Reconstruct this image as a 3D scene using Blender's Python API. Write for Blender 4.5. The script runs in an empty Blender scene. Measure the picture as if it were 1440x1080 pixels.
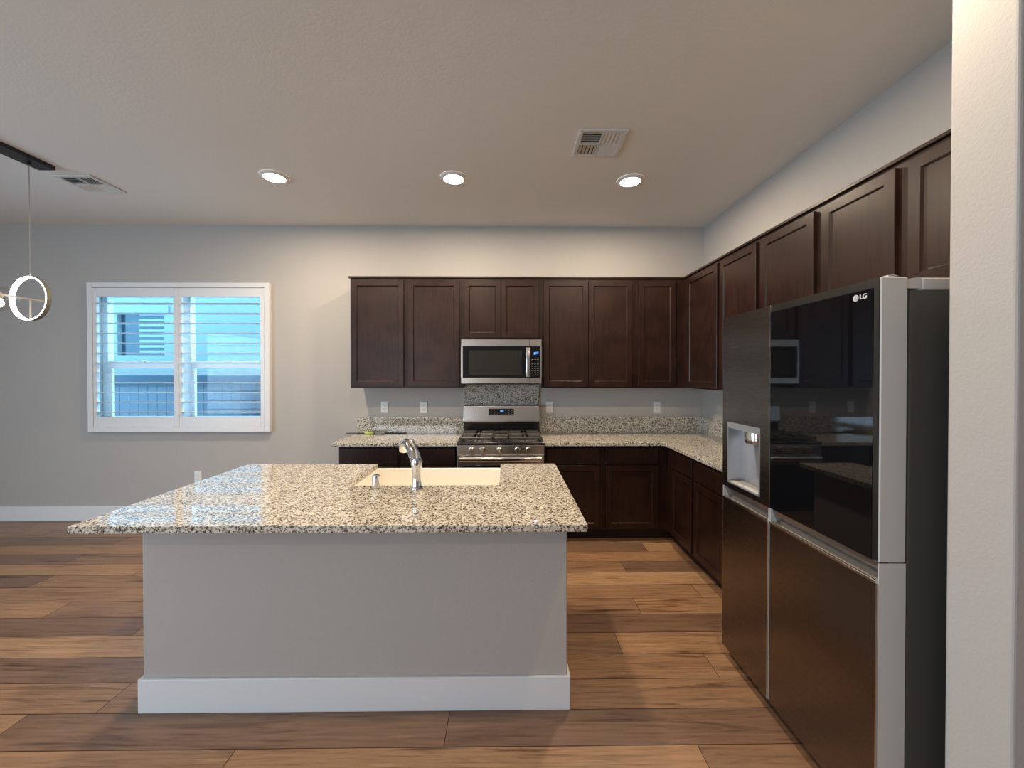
import bpy, bmesh, math, random
from mathutils import Vector, Matrix

random.seed(7)
C = bpy.context.scene
COL = C.collection
PI = math.pi

# ------------------------------------------------------------------ camera, world, daylight, exposure
cam_data = bpy.data.cameras.new('camera')
cam = bpy.data.objects.new('camera', cam_data)
COL.objects.link(cam)
F_PX = 558.0
cam_data.sensor_width = 36.0
cam_data.lens = F_PX / 1440 * 36.0
cam_data.shift_y = -8.0 / 1440
cam_data.clip_start = 0.05
cam.location = (0, 0, 1.51)
cam.rotation_euler = (PI / 2 - 5.0 / F_PX, 0, -6.0 / F_PX)
C.camera = cam

w = bpy.data.worlds.new('sky')
C.world = w
w.use_nodes = True
w.node_tree.nodes['Background'].inputs[0].default_value = (0.22, 0.62, 1.0, 1)
w.node_tree.nodes['Background'].inputs[1].default_value = 10.0

C.view_settings.view_transform = 'Standard'
C.view_settings.look = 'None'
C.view_settings.gamma = 1.0
C.view_settings.use_curve_mapping = False
C.view_settings.exposure = 0.0
C.cycles.use_denoising = True
C.cycles.max_bounces = 8
C.cycles.diffuse_bounces = 5
C.cycles.glossy_bounces = 4
C.cycles.transparent_max_bounces = 12
C.cycles.sample_clamp_indirect = 4.0
C.cycles.caustics_reflective = False
C.cycles.caustics_refractive = False

D = 4.14       # back wall
XR = 2.05      # right wall
XL = -6.6      # left wall
YB = -4.2      # rear wall
HC = 3.05      # ceiling
ZC = 0.905     # countertop height


def daylight(name, loc, rot, sx, sy, power, color):
    l = bpy.data.lights.new(name, 'AREA')
    l.shape = 'RECTANGLE'
    l.size, l.size_y = sx, sy
    l.energy = power
    l.color = color
    o = bpy.data.objects.new(name, l)
    o.location = loc
    o.rotation_euler = rot
    COL.objects.link(o)
    return o


# area lights added inside the blocked rear door and left window for daylight
daylight('daylight_rear', (-2.9, YB + 0.01, 1.25), (-PI / 2, 0, PI), 2.6, 2.2, 48, (0.95, 0.96, 1.0))
daylight('daylight_left', (XL + 0.01, -1.3, 1.35), (0, -PI / 2, 0), 2.2, 2.2, 240, (0.50, 0.75, 1.0))


# ------------------------------------------------------------------ materials
def mat(name, base, rough=0.5, metal=0.0, spec=0.5, coat=0.0, emit=None, estr=0.0):
    m = bpy.data.materials.new(name)
    m.use_nodes = True
    b = m.node_tree.nodes['Principled BSDF']
    b.inputs['Base Color'].default_value = (*base, 1)
    b.inputs['Roughness'].default_value = rough
    b.inputs['Metallic'].default_value = metal
    b.inputs['Specular IOR Level'].default_value = spec
    b.inputs['Coat Weight'].default_value = coat
    if emit:
        b.inputs['Emission Color'].default_value = (*emit, 1)
        b.inputs['Emission Strength'].default_value = estr
    return m


def nodes(m):
    nt = m.node_tree
    return nt, nt.nodes['Principled BSDF']


def coords(nt, scale=(1, 1, 1)):
    tc = nt.nodes.new('ShaderNodeTexCoord')
    g = nt.nodes.new('ShaderNodeNewGeometry')
    mp = nt.nodes.new('ShaderNodeMapping')
    mp.inputs['Scale'].default_value = scale
    nt.links.new(g.outputs['Position'], mp.inputs['Vector'])
    return mp.outputs['Vector']


def noise(nt, vec, scale, detail=3, rough=0.5, dist=0.0):
    n = nt.nodes.new('ShaderNodeTexNoise')
    n.inputs['Scale'].default_value = scale
    n.inputs['Detail'].default_value = detail
    n.inputs['Roughness'].default_value = rough
    n.inputs['Distortion'].default_value = dist
    nt.links.new(vec, n.inputs['Vector'])
    return n


def ramp(nt, fac, stops, interp='LINEAR'):
    r = nt.nodes.new('ShaderNodeValToRGB')
    r.color_ramp.interpolation = interp
    els = r.color_ramp.elements
    while len(els) > 1:
        els.remove(els[-1])
    els[0].position = stops[0][0]
    els[0].color = (*stops[0][1], 1)
    for p, c in stops[1:]:
        e = els.new(p)
        e.color = (*c, 1)
    nt.links.new(fac, r.inputs[0])
    return r.outputs[0]


def bump(nt, b, height, strength, dist=0.01):
    bp = nt.nodes.new('ShaderNodeBump')
    bp.inputs['Strength'].default_value = strength
    bp.inputs['Distance'].default_value = dist
    nt.links.new(height, bp.inputs['Height'])
    nt.links.new(bp.outputs[0], b.inputs['Normal'])


def paint(name, col, rough=0.85, tex=0.35, scale=95):
    m = mat(name, col, rough, spec=0.25)
    nt, b = nodes(m)
    v = coords(nt)
    n = noise(nt, v, scale, 4, 0.6, 0.4)
    bump(nt, b, n.outputs[0], tex, 0.004)
    return m


def granite(name):
    m = mat(name, (0.6, 0.5, 0.4), 0.05, spec=0.5)
    nt, b = nodes(m)
    b.inputs['IOR'].default_value = 2.0
    v = coords(nt)
    # slightly warped cells so the grains are not perfect polygons
    wn = noise(nt, v, 60, 2)
    mx = nt.nodes.new('ShaderNodeVectorMath')
    mx.operation = 'MULTIPLY_ADD'
    nt.links.new(wn.outputs['Color'], mx.inputs[0])
    mx.inputs[1].default_value = (0.012, 0.012, 0.012)
    nt.links.new(v, mx.inputs[2])
    vo = nt.nodes.new('ShaderNodeTexVoronoi')
    vo.inputs['Scale'].default_value = 160
    nt.links.new(mx.outputs[0], vo.inputs['Vector'])
    sep = nt.nodes.new('ShaderNodeSeparateColor')
    nt.links.new(vo.outputs['Color'], sep.inputs[0])
    c = ramp(nt, sep.outputs[0], [(0.0, (0.040, 0.034, 0.030)), (0.13, (0.15, 0.125, 0.10)), (0.27, (0.28, 0.24, 0.195)),
                                  (0.40, (0.50, 0.455, 0.38)), (0.62, (0.64, 0.60, 0.515))], 'CONSTANT')
    nt.links.new(c, b.inputs['Base Color'])
    return m


def cabinet_wood(name):
    m = mat(name, (0.04, 0.02, 0.015), 0.33, spec=0.32)
    nt, b = nodes(m)
    v = coords(nt, (1, 1, 0.09))
    n = noise(nt, v, 55, 5, 0.6)
    v2 = coords(nt)
    n2 = noise(nt, v2, 5, 2)
    mx = nt.nodes.new('ShaderNodeMath')
    mx.operation = 'ADD'
    nt.links.new(n.outputs[0], mx.inputs[0])
    nt.links.new(n2.outputs[0], mx.inputs[1])
    c = ramp(nt, mx.outputs[0], [(0.7, (0.0135, 0.0058, 0.0042)), (1.0, (0.0180, 0.0076, 0.0054)), (1.3, (0.0240, 0.0102, 0.0072))])
    nt.links.new(c, b.inputs['Base Color'])
    return m


def steel(name, base, rough, axis='x'):
    m = mat(name, base, rough, 1.0)
    nt, b = nodes(m)
    sc = {'x': (0.6, 1, 260), 'y': (1, 0.6, 260)}[axis]
    n = noise(nt, coords(nt, sc), 6, 3, 0.6)
    r = nt.nodes.new('ShaderNodeMapRange')
    r.inputs['To Min'].default_value = rough * 0.94
    r.inputs['To Max'].default_value = rough * 1.06
    nt.links.new(n.outputs[0], r.inputs[0])
    nt.links.new(r.outputs[0], b.inputs['Roughness'])
    return m


def floor_wood(name):
    m = mat(name, (0.3, 0.17, 0.09), 0.37, spec=0.6)
    nt, b = nodes(m)
    at = nt.nodes.new('ShaderNodeAttribute')
    at.attribute_name = 'tone'
    sep = nt.nodes.new('ShaderNodeSeparateColor')
    nt.links.new(at.outputs['Color'], sep.inputs[0])
    g = nt.nodes.new('ShaderNodeNewGeometry')
    off = nt.nodes.new('ShaderNodeCombineXYZ')
    k = nt.nodes.new('ShaderNodeMath')
    k.operation = 'MULTIPLY'
    k.inputs[1].default_value = 37.0
    nt.links.new(sep.outputs[1], k.inputs[0])
    nt.links.new(k.outputs[0], off.inputs[2])
    nt.links.new(k.outputs[0], off.inputs[0])
    add = nt.nodes.new('ShaderNodeVectorMath')
    nt.links.new(g.outputs['Position'], add.inputs[0])
    nt.links.new(off.outputs[0], add.inputs[1])
    mp = nt.nodes.new('ShaderNodeMapping')
    mp.inputs['Scale'].default_value = (0.42, 5.0, 1)
    nt.links.new(add.outputs[0], mp.inputs['Vector'])
    v = mp.outputs['Vector']
    n1 = noise(nt, v, 3.2, 6, 0.62, 1.3)
    mp2 = nt.nodes.new('ShaderNodeMapping')
    mp2.inputs['Scale'].default_value = (0.9, 20, 1)
    nt.links.new(add.outputs[0], mp2.inputs['Vector'])
    n2 = noise(nt, mp2.outputs['Vector'], 4, 5, 0.6, 0.3)
    base = ramp(nt, sep.outputs[0], [(0.0, (0.150, 0.086, 0.058)), (0.3, (0.200, 0.117, 0.075)), (0.6, (0.325, 0.188, 0.104)), (1.0, (0.475, 0.295, 0.165))])
    g1 = ramp(nt, n1.outputs[0], [(0.30, (0.36, 0.31, 0.28)), (0.40, (0.72, 0.68, 0.65)), (0.47, (0.97, 0.95, 0.93)), (0.56, (0.88, 0.86, 0.83)), (0.64, (1.1, 1.08, 1.04)), (0.75, (1.22, 1.2, 1.14))])
    g2 = ramp(nt, n2.outputs[0], [(0.30, (0.55, 0.50, 0.46)), (0.43, (0.90, 0.88, 0.86)), (0.52, (1.0, 1.0, 1.0)), (0.65, (1.12, 1.11, 1.09))])
    c = base
    for gg in (g1, g2):
        mx = nt.nodes.new('ShaderNodeMix')
        mx.data_type = 'RGBA'
        mx.blend_type = 'MULTIPLY'
        mx.inputs['Factor'].default_value = 1.0
        nt.links.new(c, mx.inputs[6])
        nt.links.new(gg, mx.inputs[7])
        c = mx.outputs[2]
    nt.links.new(c, b.inputs['Base Color'])
    bump(nt, b, n2.outputs[0], 0.08, 0.002)
    return m


def glass_mat(name, tint=(1, 1, 1), refl=0.01):
    m = bpy.data.materials.new(name)
    m.use_nodes = True
    nt = m.node_tree
    nt.nodes.clear()
    out = nt.nodes.new('ShaderNodeOutputMaterial')
    t = nt.nodes.new('ShaderNodeBsdfTransparent')
    t.inputs[0].default_value = (*tint, 1)
    gl = nt.nodes.new('ShaderNodeBsdfGlossy')
    gl.inputs['Roughness'].default_value = 0.02
    mx = nt.nodes.new('ShaderNodeMixShader')
    mx.inputs[0].default_value = refl
    nt.links.new(t.outputs[0], mx.inputs[1])
    nt.links.new(gl.outputs[0], mx.inputs[2])
    nt.links.new(mx.outputs[0], out.inputs[0])
    return m


M = dict(
    wall=paint('wall_paint', (0.45, 0.425, 0.40)),
    ceiling=paint('ceiling_paint', (0.78, 0.755, 0.715), tex=0.25, scale=60),
    island_paint=paint('island_paint', (0.465, 0.425, 0.39), tex=0.3),
    trim=mat('white_trim', (0.76, 0.76, 0.76), 0.45),
    shutter=mat('shutter_white', (0.74, 0.74, 0.74), 0.4),
    vinyl=mat('vinyl_white', (0.88, 0.88, 0.88), 0.4),
    plastic=mat('white_plastic', (0.78, 0.78, 0.76), 0.4),
    slot=mat('dark_slot', (0.05, 0.05, 0.05), 0.6),
    floor=floor_wood('plank_floor'),
    gap=mat('plank_gap', (0.035, 0.022, 0.016), 0.8),
    granite=granite('granite'),
    wood=cabinet_wood('espresso_wood'),
    toe=mat('toe_kick_dark', (0.018, 0.009, 0.007), 0.6),
    steel=steel('stainless', (0.56, 0.54, 0.51), 0.26),
    steel_bright=mat('polished_steel', (0.72, 0.70, 0.67), 0.18, 1.0),
    dsteel=steel('dark_stainless', (0.215, 0.182, 0.160), 0.27, 'y'),
    fgrey=mat('fridge_side_grey', (0.56, 0.54, 0.52), 0.42),
    fbody=mat('fridge_body_charcoal', (0.085, 0.080, 0.070), 0.5),
    silver=mat('silver_plastic', (0.50, 0.51, 0.53), 0.3, 0.7),
    blackglass=mat('black_glass', (0.004, 0.004, 0.005), 0.03, spec=0.6),
    oven_glass=mat('oven_glass', (0.012, 0.011, 0.010), 0.08),
    mesh_glass=mat('microwave_screen', (0.018, 0.017, 0.015), 0.12),
    enamel=mat('black_enamel', (0.012, 0.012, 0.012), 0.16),
    iron=mat('cast_iron', (0.055, 0.052, 0.048), 0.42, 0.3),
    chrome=mat('chrome', (0.86, 0.87, 0.88), 0.06, 1.0),
    sink=mat('cream_fireclay', (0.84, 0.80, 0.72), 0.2),
    black=mat('black_metal', (0.008, 0.008, 0.010), 0.4),
    cable=mat('grey_cable', (0.30, 0.28, 0.26), 0.5),
    fixture=mat('champagne_metal', (0.55, 0.50, 0.44), 0.3, 0.8),
    ringout=mat('ring_outer_grey', (0.16, 0.16, 0.13), 0.5),
    lamp=mat('lamp_lens', (1, 1, 1), 0.5, emit=(1.0, 0.86, 0.66), estr=9.0),
    ringlight=mat('ring_light_strip', (1, 1, 1), 0.5, emit=(1.0, 0.92, 0.80), estr=5.0),
    bulb=mat('warm_bulb', (1, 1, 1), 0.5, emit=(1.0, 0.80, 0.50), estr=5.0),
    clock=mat('blue_display', (0, 0, 0), 0.5, emit=(0.06, 0.30, 1.0), estr=2.0),
    keys=mat('key_legends', (0.30, 0.32, 0.34), 0.5),
    glass=glass_mat('window_glass'),
    globe=glass_mat('globe_glass', (0.93, 0.93, 0.93), 0.14),
    stucco=paint('neighbour_stucco', (0.235, 0.235, 0.235), 0.9, 0.5, 25),
    fence=mat('fence_boards', (0.15, 0.135, 0.15), 0.85),
    fence_dark=mat('fence_rail', (0.07, 0.068, 0.085), 0.85),
    ground=mat('concrete_ground', (0.7, 0.7, 0.7), 0.9),
    nglass=mat('neighbour_glass', (0.03, 0.035, 0.045), 0.15),
    nblind=mat('neighbour_blind', (0.22, 0.25, 0.30), 0.6),
    lime=mat('lime_yellow', (0.62, 0.70, 0.16), 0.6),
    dark_stick=mat('dark_rod', (0.045, 0.035, 0.035), 0.5),
    grey_plastic=mat('grey_plastic', (0.32, 0.31, 0.30), 0.5),
    sticker=mat('pale_sticker', (0.68, 0.66, 0.78), 0.4),
    vent=mat('vent_white', (0.66, 0.65, 0.62), 0.5),
    channel=mat('channel_metal', (0.30, 0.30, 0.31), 0.25, 0.9),
    border=mat('dark_border', (0.055, 0.050, 0.046), 0.3, 0.7),
    logo=mat('logo_silver', (0.62, 0.62, 0.62), 0.4),
)


# ------------------------------------------------------------------ mesh helpers
class MB:
    def __init__(self, T=None):
        self.bm = bmesh.new()
        self.T = T

    def box(self, x0, x1, y0, y1, z0, z1, bev=0.0, seg=2):
        r = bmesh.ops.create_cube(self.bm, size=1.0)
        vs = r['verts']
        for v in vs:
            v.co = Vector(((x0 + x1) / 2 + v.co.x * (x1 - x0), (y0 + y1) / 2 + v.co.y * (y1 - y0), (z0 + z1) / 2 + v.co.z * (z1 - z0)))
        if bev > 0:
            es = list({e for v in vs for e in v.link_edges})
            bmesh.ops.bevel(self.bm, geom=es, offset=bev, segments=seg, affect='EDGES', profile=0.5)
        return self

    def cyl(self, p0, p1, r0, r1=None, n=20):
        p0, p1 = Vector(p0), Vector(p1)
        if r1 is None:
            r1 = r0
        return self.tube([p0, p1], [r0, r1], n)

    def tube(self, pts, rad, n=16, closed=False, cap=True):
        pts = [Vector(p) for p in pts]
        if not isinstance(rad, (list, tuple)):
            rad = [rad] * len(pts)
        rings = []
        N = len(pts)
        up = None
        for i, p in enumerate(pts):
            if closed:
                t = pts[(i + 1) % N] - pts[i - 1]
            elif i == 0:
                t = pts[1] - p
            elif i == N - 1:
                t = p - pts[i - 1]
            else:
                t = pts[i + 1] - pts[i - 1]
            t.normalize()
            if up is None:
                up = Vector((0, 0, 1)) if abs(t.z) < 0.9 else Vector((0, 1, 0))
            a = (up - t * up.dot(t)).normalized()
            up = a
            b = t.cross(a)
            rings.append([self.bm.verts.new(p + (a * math.cos(2 * PI * k / n) + b * math.sin(2 * PI * k / n)) * rad[i]) for k in range(n)])
        pairs = list(zip(rings, rings[1:])) + ([(rings[-1], rings[0])] if closed else [])
        for A, B in pairs:
            for k in range(n):
                self.bm.faces.new((A[k], A[(k + 1) % n], B[(k + 1) % n], B[k]))
        if cap and not closed:
            self.bm.faces.new(rings[0][::-1])
            self.bm.faces.new(rings[-1])
        return self

    def lathe(self, prof, c=(0, 0, 0), n=32, axis='z', cap=True):
        rings = []
        for r, h in prof:
            ring = []
            for k in range(n):
                a = 2 * PI * k / n
                q = (r * math.cos(a), r * math.sin(a), h)
                if axis == 'y':
                    q = (q[0], q[2], -q[1])
                elif axis == 'x':
                    q = (q[2], q[0], q[1])
                ring.append(self.bm.verts.new(Vector(c) + Vector(q)))
            rings.append(ring)
        for A, B in zip(rings, rings[1:]):
            for k in range(n):
                self.bm.faces.new((A[k], A[(k + 1) % n], B[(k + 1) % n], B[k]))
        if cap:
            self.bm.faces.new(rings[0][::-1])
            self.bm.faces.new(rings[-1])
        return self

    def prism(self, poly, z0, z1, axis='z'):
        """poly in (a, b); axis z: (x, y, h); axis x: poly = (y, z), extruded in x; axis y: poly = (x, z)"""
        def P(a, b, h):
            return {'z': (a, b, h), 'x': (h, a, b), 'y': (a, h, b)}[axis]
        A = [self.bm.verts.new(P(a, b, z0)) for a, b in poly]
        B = [self.bm.verts.new(P(a, b, z1)) for a, b in poly]
        n = len(poly)
        self.bm.faces.new(A[::-1])
        self.bm.faces.new(B)
        for k in range(n):
            self.bm.faces.new((A[k], A[(k + 1) % n], B[(k + 1) % n], B[k]))
        return self

    def nested(self, x0, x1, z0, z1, steps, cap=True):
        """rectangular loops in the x-z plane, steps = (inset, y)"""
        loops = []
        for i, y in steps:
            loops.append([self.bm.verts.new(p) for p in ((x0 + i, y, z0 + i), (x1 - i, y, z0 + i), (x1 - i, y, z1 - i), (x0 + i, y, z1 - i))])
        for A, B in zip(loops, loops[1:]):
            for k in range(4):
                self.bm.faces.new((A[k], A[(k + 1) % 4], B[(k + 1) % 4], B[k]))
        if cap:
            self.bm.faces.new(loops[0][::-1])
            self.bm.faces.new(loops[-1])
        return self

    def build(self, name, m, parent=None, smooth=False, bevel=0.0):
        if self.T is not None:
            self.bm.transform(self.T)
        bmesh.ops.recalc_face_normals(self.bm, faces=self.bm.faces)
        if parent is not None:
            base = root_loc(parent)
        else:
            cs = [v.co for v in self.bm.verts]
            base = Vector(((min(c.x for c in cs) + max(c.x for c in cs)) / 2, (min(c.y for c in cs) + max(c.y for c in cs)) / 2, min(c.z for c in cs)))
        self.bm.transform(Matrix.Translation(-base))
        me = bpy.data.meshes.new(name)
        self.bm.to_mesh(me)
        self.bm.free()
        me.materials.append(m)
        o = bpy.data.objects.new(name, me)
        COL.objects.link(o)
        if parent is not None:
            o.parent = parent
        else:
            o.location = base
        if smooth:
            for p in me.polygons:
                p.use_smooth = True
            try:
                me.set_sharp_from_angle(angle=math.radians(38))
            except Exception:
                pass
        if bevel > 0:
            bv = o.modifiers.new('edge', 'BEVEL')
            bv.width = bevel
            bv.segments = 2
            bv.limit_method = 'ANGLE'
        return o


def root_loc(o):
    while o.parent is not None:
        o = o.parent
    return Vector(o.location)


def tag(o, label=None, cat=None, group=None, kind=None):
    if label:
        o['label'] = label
    if cat:
        o['category'] = cat
    if group:
        o['group'] = group
    if kind:
        o['kind'] = kind
    return o


def thing(name, label, cat, loc, group=None):
    o = bpy.data.objects.new(name, None)
    o.empty_display_size = 0.1
    o.location = loc
    COL.objects.link(o)
    return tag(o, label, cat, group)


def structure(o, label=None):
    o['kind'] = 'structure'
    if label:
        o['label'] = label
    return o


def dup(src, loc, label, group=None):
    c = src.copy()
    COL.objects.link(c)
    c.location = loc
    c['label'] = label
    for ch in src.children:
        d = ch.copy()
        COL.objects.link(d)
        d.parent = c
        for g in ch.children:
            e = g.copy()
            COL.objects.link(e)
            e.parent = d
    return c


RW = Matrix.Rotation(-PI / 2, 4, 'Z')     # things on the right wall: local x = -world y, local y = world x

# ------------------------------------------------------------------ floor: rows of laminate planks
ROW0, ROWW, LEN = 1.775 - 10 * 0.1765, 0.1765, 1.87
phase = {8: .774, 9: -.26, 11: 1.057, 12: .623, 13: -2.18, 14: .845, 15: 1.32, 16: -3.41, 17: .91, 19: 1.20, 20: -3.508, 10: 1.9}
tones = [(19, .8, .30), (19, 1.5, .75), (18, .8, .62), (18, -3, .45), (17, .5, .5), (17, 1.3, .28), (16, .8, .88), (16, -2.5, .5), (16, -4, .15),
         (15, .8, .55), (15, 1.6, .7), (15, -3, .52), (14, .5, .48), (14, 1.4, .68), (14, -3.5, .62), (14, -2.2, .40), (13, .9, .26), (13, -3, .22),
         (13, -1.9, .45), (12, .3, .42), (12, .9, .68), (12, -2.6, .75), (11, .6, .56), (11, 1.3, .66), (11, -2.6, .32), (10, .8, .52), (10, -2.2, .60), (10, 0, .52),
         (9, .5, .20), (9, -1, .34), (9, -2.5, .70), (8, 0, .70), (8, 1, .42), (8, -2, .55), (7, 0, .5), (20, -2.5, .45), (20, -4, .3), (20, .8, .45)]
bm = bmesh.new()
lay = bm.loops.layers.float_color.new('tone')
fl_mats = []
r0, r1 = int(math.floor((YB - ROW0) / ROWW)), int(math.ceil((D - ROW0) / ROWW))
for r in range(r0, r1):
    ya, yb = max(YB, ROW0 + r * ROWW), min(D, ROW0 + (r + 1) * ROWW)
    ph = phase.get(r, random.uniform(0, LEN))
    k = math.floor((XL - ph) / LEN)
    while ph + k * LEN < 3.6:
        xa, xb = max(XL, ph + k * LEN), min(3.6, ph + (k + 1) * LEN)
        k += 1
        if xb - xa < 0.01:
            continue
        t = random.choice([.25, .35, .45, .5, .55, .65, .72])
        for rr, xx, tt in tones:
            if rr == r and xa <= xx < xb:
                t = tt
        s = random.random()
        g = 0.0015
        f = bm.faces.new([bm.verts.new(p) for p in ((xa + g, ya + g, 0), (xb - g, ya + g, 0), (xb - g, yb - g, 0), (xa + g, yb - g, 0))])
        for l in f.loops:
            l[lay] = (t, s, 0, 1)
n_planks = len(bm.faces)
r = bmesh.ops.create_cube(bm, size=1.0)
for v in r['verts']:
    v.co = Vector(((XL + 3.6) / 2 + v.co.x * (3.6 - XL), (YB + D) / 2 + v.co.y * (D - YB), -0.0515 + v.co.z * 0.1))
me = bpy.data.meshes.new('floor')
bm.to_mesh(me)
bm.free()
me.materials.append(M['floor'])
me.materials.append(M['gap'])
for i, p in enumerate(me.polygons):
    p.material_index = 0 if i < n_planks else 1
fl = bpy.data.objects.new('floor', me)
COL.objects.link(fl)
structure(fl)

# ------------------------------------------------------------------ room shell
WIN = (-4.262, -2.480, 0.985, 2.385)      # rough opening of the visible window
T = 0.15
m = MB()
m.box(XL - T, WIN[0], D, D + T, 0, HC).box(WIN[1], XR + T, D, D + T, 0, HC)
m.box(WIN[0], WIN[1], D, D + T, 0, WIN[2]).box(WIN[0], WIN[1], D, D + T, WIN[3], HC)
structure(m.build('wall_back', M['wall']))
m = MB()
m.box(XR, XR + T, 1.127, D, 0, HC)
structure(m.build('wall_right', M['wall']))
# wing wall beside the fridge, its end facing the kitchen aisle
structure(MB().box(1.263, 3.6, 0.972, 1.127, -0.01, HC + 0.01, 0.008, 3).build('wall_wing', M['wall']))
structure(MB().box(3.45, 3.6, YB, 0.972, 0, HC).build('wall_near_right', M['wall']))
LW = (-2.4, -0.2, 0.25, 2.45)
m = MB()
m.box(XL - T, XL, YB, LW[0], 0, HC).box(XL - T, XL, LW[1], D, 0, HC).box(XL - T, XL, LW[0], LW[1], 0, LW[2]).box(XL - T, XL, LW[0], LW[1], LW[3], HC)
structure(m.build('wall_left', M['wall']))
m = MB()
m.box(XL, -4.2, YB - T, YB, 0, HC).box(-1.6, 3.6, YB - T, YB, 0, HC).box(-4.2, -1.6, YB - T, YB, 2.35, HC).box(-4.2, -1.6, YB - T, YB, 0, 0.06)
structure(m.build('wall_rear', M['wall']))
structure(MB().box(XL - T, 3.6, YB - T, D + T, HC, HC + 0.1).build('ceiling', M['ceiling']))
# baseboards
structure(MB().box(XL, -1.53, D - 0.016, D, 0, 0.15, 0.003, 1).build('baseboard_back', M['trim']))
structure(MB().box(XL, XL + 0.016, YB, D - 0.016, 0, 0.15, 0.003, 1).build('baseboard_left', M['trim']))


# unseen openings: simple frames, closed by added panels that block the sky
def opening_frame(name, T_, x0, x1, z0, z1, y, nm):
    m = MB(T_)
    wv = 0.06
    m.box(x0, x0 + wv, y, y + 0.06, z0, z1).box(x1 - wv, x1, y, y + 0.06, z0, z1)
    m.box(x0 + wv, x1 - wv, y, y + 0.06, z0, z0 + wv).box(x0 + wv, x1 - wv, y, y + 0.06, z1 - wv, z1)
    m.box((x0 + x1) / 2 - 0.03, (x0 + x1) / 2 + 0.03, y, y + 0.06, z0 + wv, z1 - wv)
    o = m.build(name, M['vinyl'])
    structure(o)
    MB(T_).box(x0, x1, y + 0.0605, y + 0.066, z0, z1).build('sky_blocker', M['shutter'], o)  # unseen panel added to keep blue sky light out of the room


opening_frame('door_1', None, -4.2, -1.6, 0.06, 2.35, YB - 0.13, 'door')
opening_frame('window_2', Matrix.Rotation(PI / 2, 4, 'Z'), LW[0], LW[1], LW[2], LW[3], 6.65, 'window')

# ------------------------------------------------------------------ window_1: vinyl single-hung pair in the wall
wy = D + 0.085
xm = (WIN[0] + WIN[1]) / 2 - 0.03
fw = structure(MB().box(WIN[0], WIN[0] + 0.055, wy, wy + 0.06, WIN[2], WIN[3])
               .box(WIN[1] - 0.055, WIN[1], wy, wy + 0.06, WIN[2], WIN[3])
               .box(WIN[0] + .055, WIN[1] - .055, wy, wy + 0.06, WIN[2], WIN[2] + 0.06)
               .box(WIN[0] + .055, WIN[1] - .055, wy, wy + 0.06, WIN[3] - 0.06, WIN[3])
               .box(xm - 0.06, xm + 0.06, wy - 0.005, wy + 0.06, WIN[2] + .06, WIN[3] - .06).build('window_1', M['vinyl']))
for xa, xb in ((WIN[0] + 0.055, xm - 0.06), (xm + 0.06, WIN[1] - 0.055)):
    m = MB()
    zr = 1.62
    m.box(xa, xb, wy + 0.002, wy + 0.04, zr - 0.045, zr + 0.035, 0.004, 1)
    m.box(xa, xa + 0.03, wy + 0.006, wy + 0.036, WIN[2] + 0.06, zr - 0.045).box(xb - 0.03, xb, wy + 0.006, wy + 0.036, WIN[2] + 0.06, zr - 0.045)
    m.box(xa + .03, xb - .03, wy + 0.006, wy + 0.036, WIN[2] + 0.06, WIN[2] + 0.085)
    m.build('sash', M['vinyl'], fw)
    MB().box(xa + 0.001, xb - 0.001, wy + 0.045, wy + 0.049, WIN[2] + 0.061, WIN[3] - 0.061).build('pane', M['glass'], fw)
    MB().box((xa + xb) / 2 - 0.03, (xa + xb) / 2 + 0.03, wy - 0.008, wy + 0.01, zr + 0.030, zr + 0.042, 0.002, 1).build('latch', M['vinyl'], fw)

# ------------------------------------------------------------------ plantation shutters
SX0, SX1, SZ0, SZ1 = -4.290, -2.443, 0.922, 2.452
sh = thing('plantation_shutters', 'white two-panel plantation shutters with open louvers over the window', 'shutters', ((SX0 + SX1) / 2, D, SZ0))
m = MB()
fy0, fy1 = D - 0.048, D - 0.001
m.box(SX0, SX0 + 0.05, fy0, fy1, SZ0, SZ1, .004, 1).box(SX1 - 0.05, SX1, fy0, fy1, SZ0, SZ1, .004, 1)
m.box(SX0 + 0.05, SX1 - 0.05, fy0, fy1, SZ0, SZ0 + 0.05, .004, 1).box(SX0 + 0.05, SX1 - 0.05, fy0, fy1, SZ1 - 0.05, SZ1, .004, 1)
m.build('frame', M['shutter'], sh)
xc = -3.378
panels = ((SX0 + 0.053, xc - 0.0015), (xc + 0.0015, SX1 - 0.053))
LZ0, LZ1 = 1.078, 2.308
NL = 12
for pi, (xa, xb) in enumerate(panels):
    py0, py1 = D - 0.040, D - 0.012
    st = 0.042
    m = MB()
    m.box(xa, xa + st, py0, py1, SZ0 + 0.053, SZ1 - 0.053, .003, 1).box(xb - st, xb, py0, py1, SZ0 + 0.053, SZ1 - 0.053, .003, 1)
    m.box(xa + st, xb - st, py0, py1, SZ0 + 0.053, LZ0, .002, 1).box(xa + st, xb - st, py0, py1, LZ1, SZ1 - 0.053, .002, 1)
    p = m.build('panel', M['shutter'], sh)
    for k in range(NL):
        z = 1.125 + k * 0.1012
        yc = D - 0.026
        prof = []
        ns = 12
        tl = math.radians(4)
        for q in range(ns):
            a = 2 * PI * q / ns
            u, v = 0.041 * math.cos(a), 0.0055 * math.sin(a)
            prof.append((yc + u * math.cos(tl) + v * math.sin(tl), z - u * math.sin(tl) + v * math.cos(tl)))
        MB().prism(prof, xa + st + 0.002, xb - st - 0.002, 'x').build('louver', M['shutter'], p, smooth=True)
    xh = xb + 0.002 if pi else xa - 0.002
    for hz in (1.06, 1.45, 1.93, 2.33):
        MB().cyl((xh, py0 - 0.004, hz - 0.035), (xh, py0 - 0.004, hz + 0.035), 0.004, n=8).build('hinge', M['shutter'], p)
MB().box(xc - 0.014, xc + 0.014, D - 0.046, D - 0.0405, SZ0 + 0.053, SZ1 - 0.053, .002, 1).build('center_strip', M['shutter'], sh)

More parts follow.
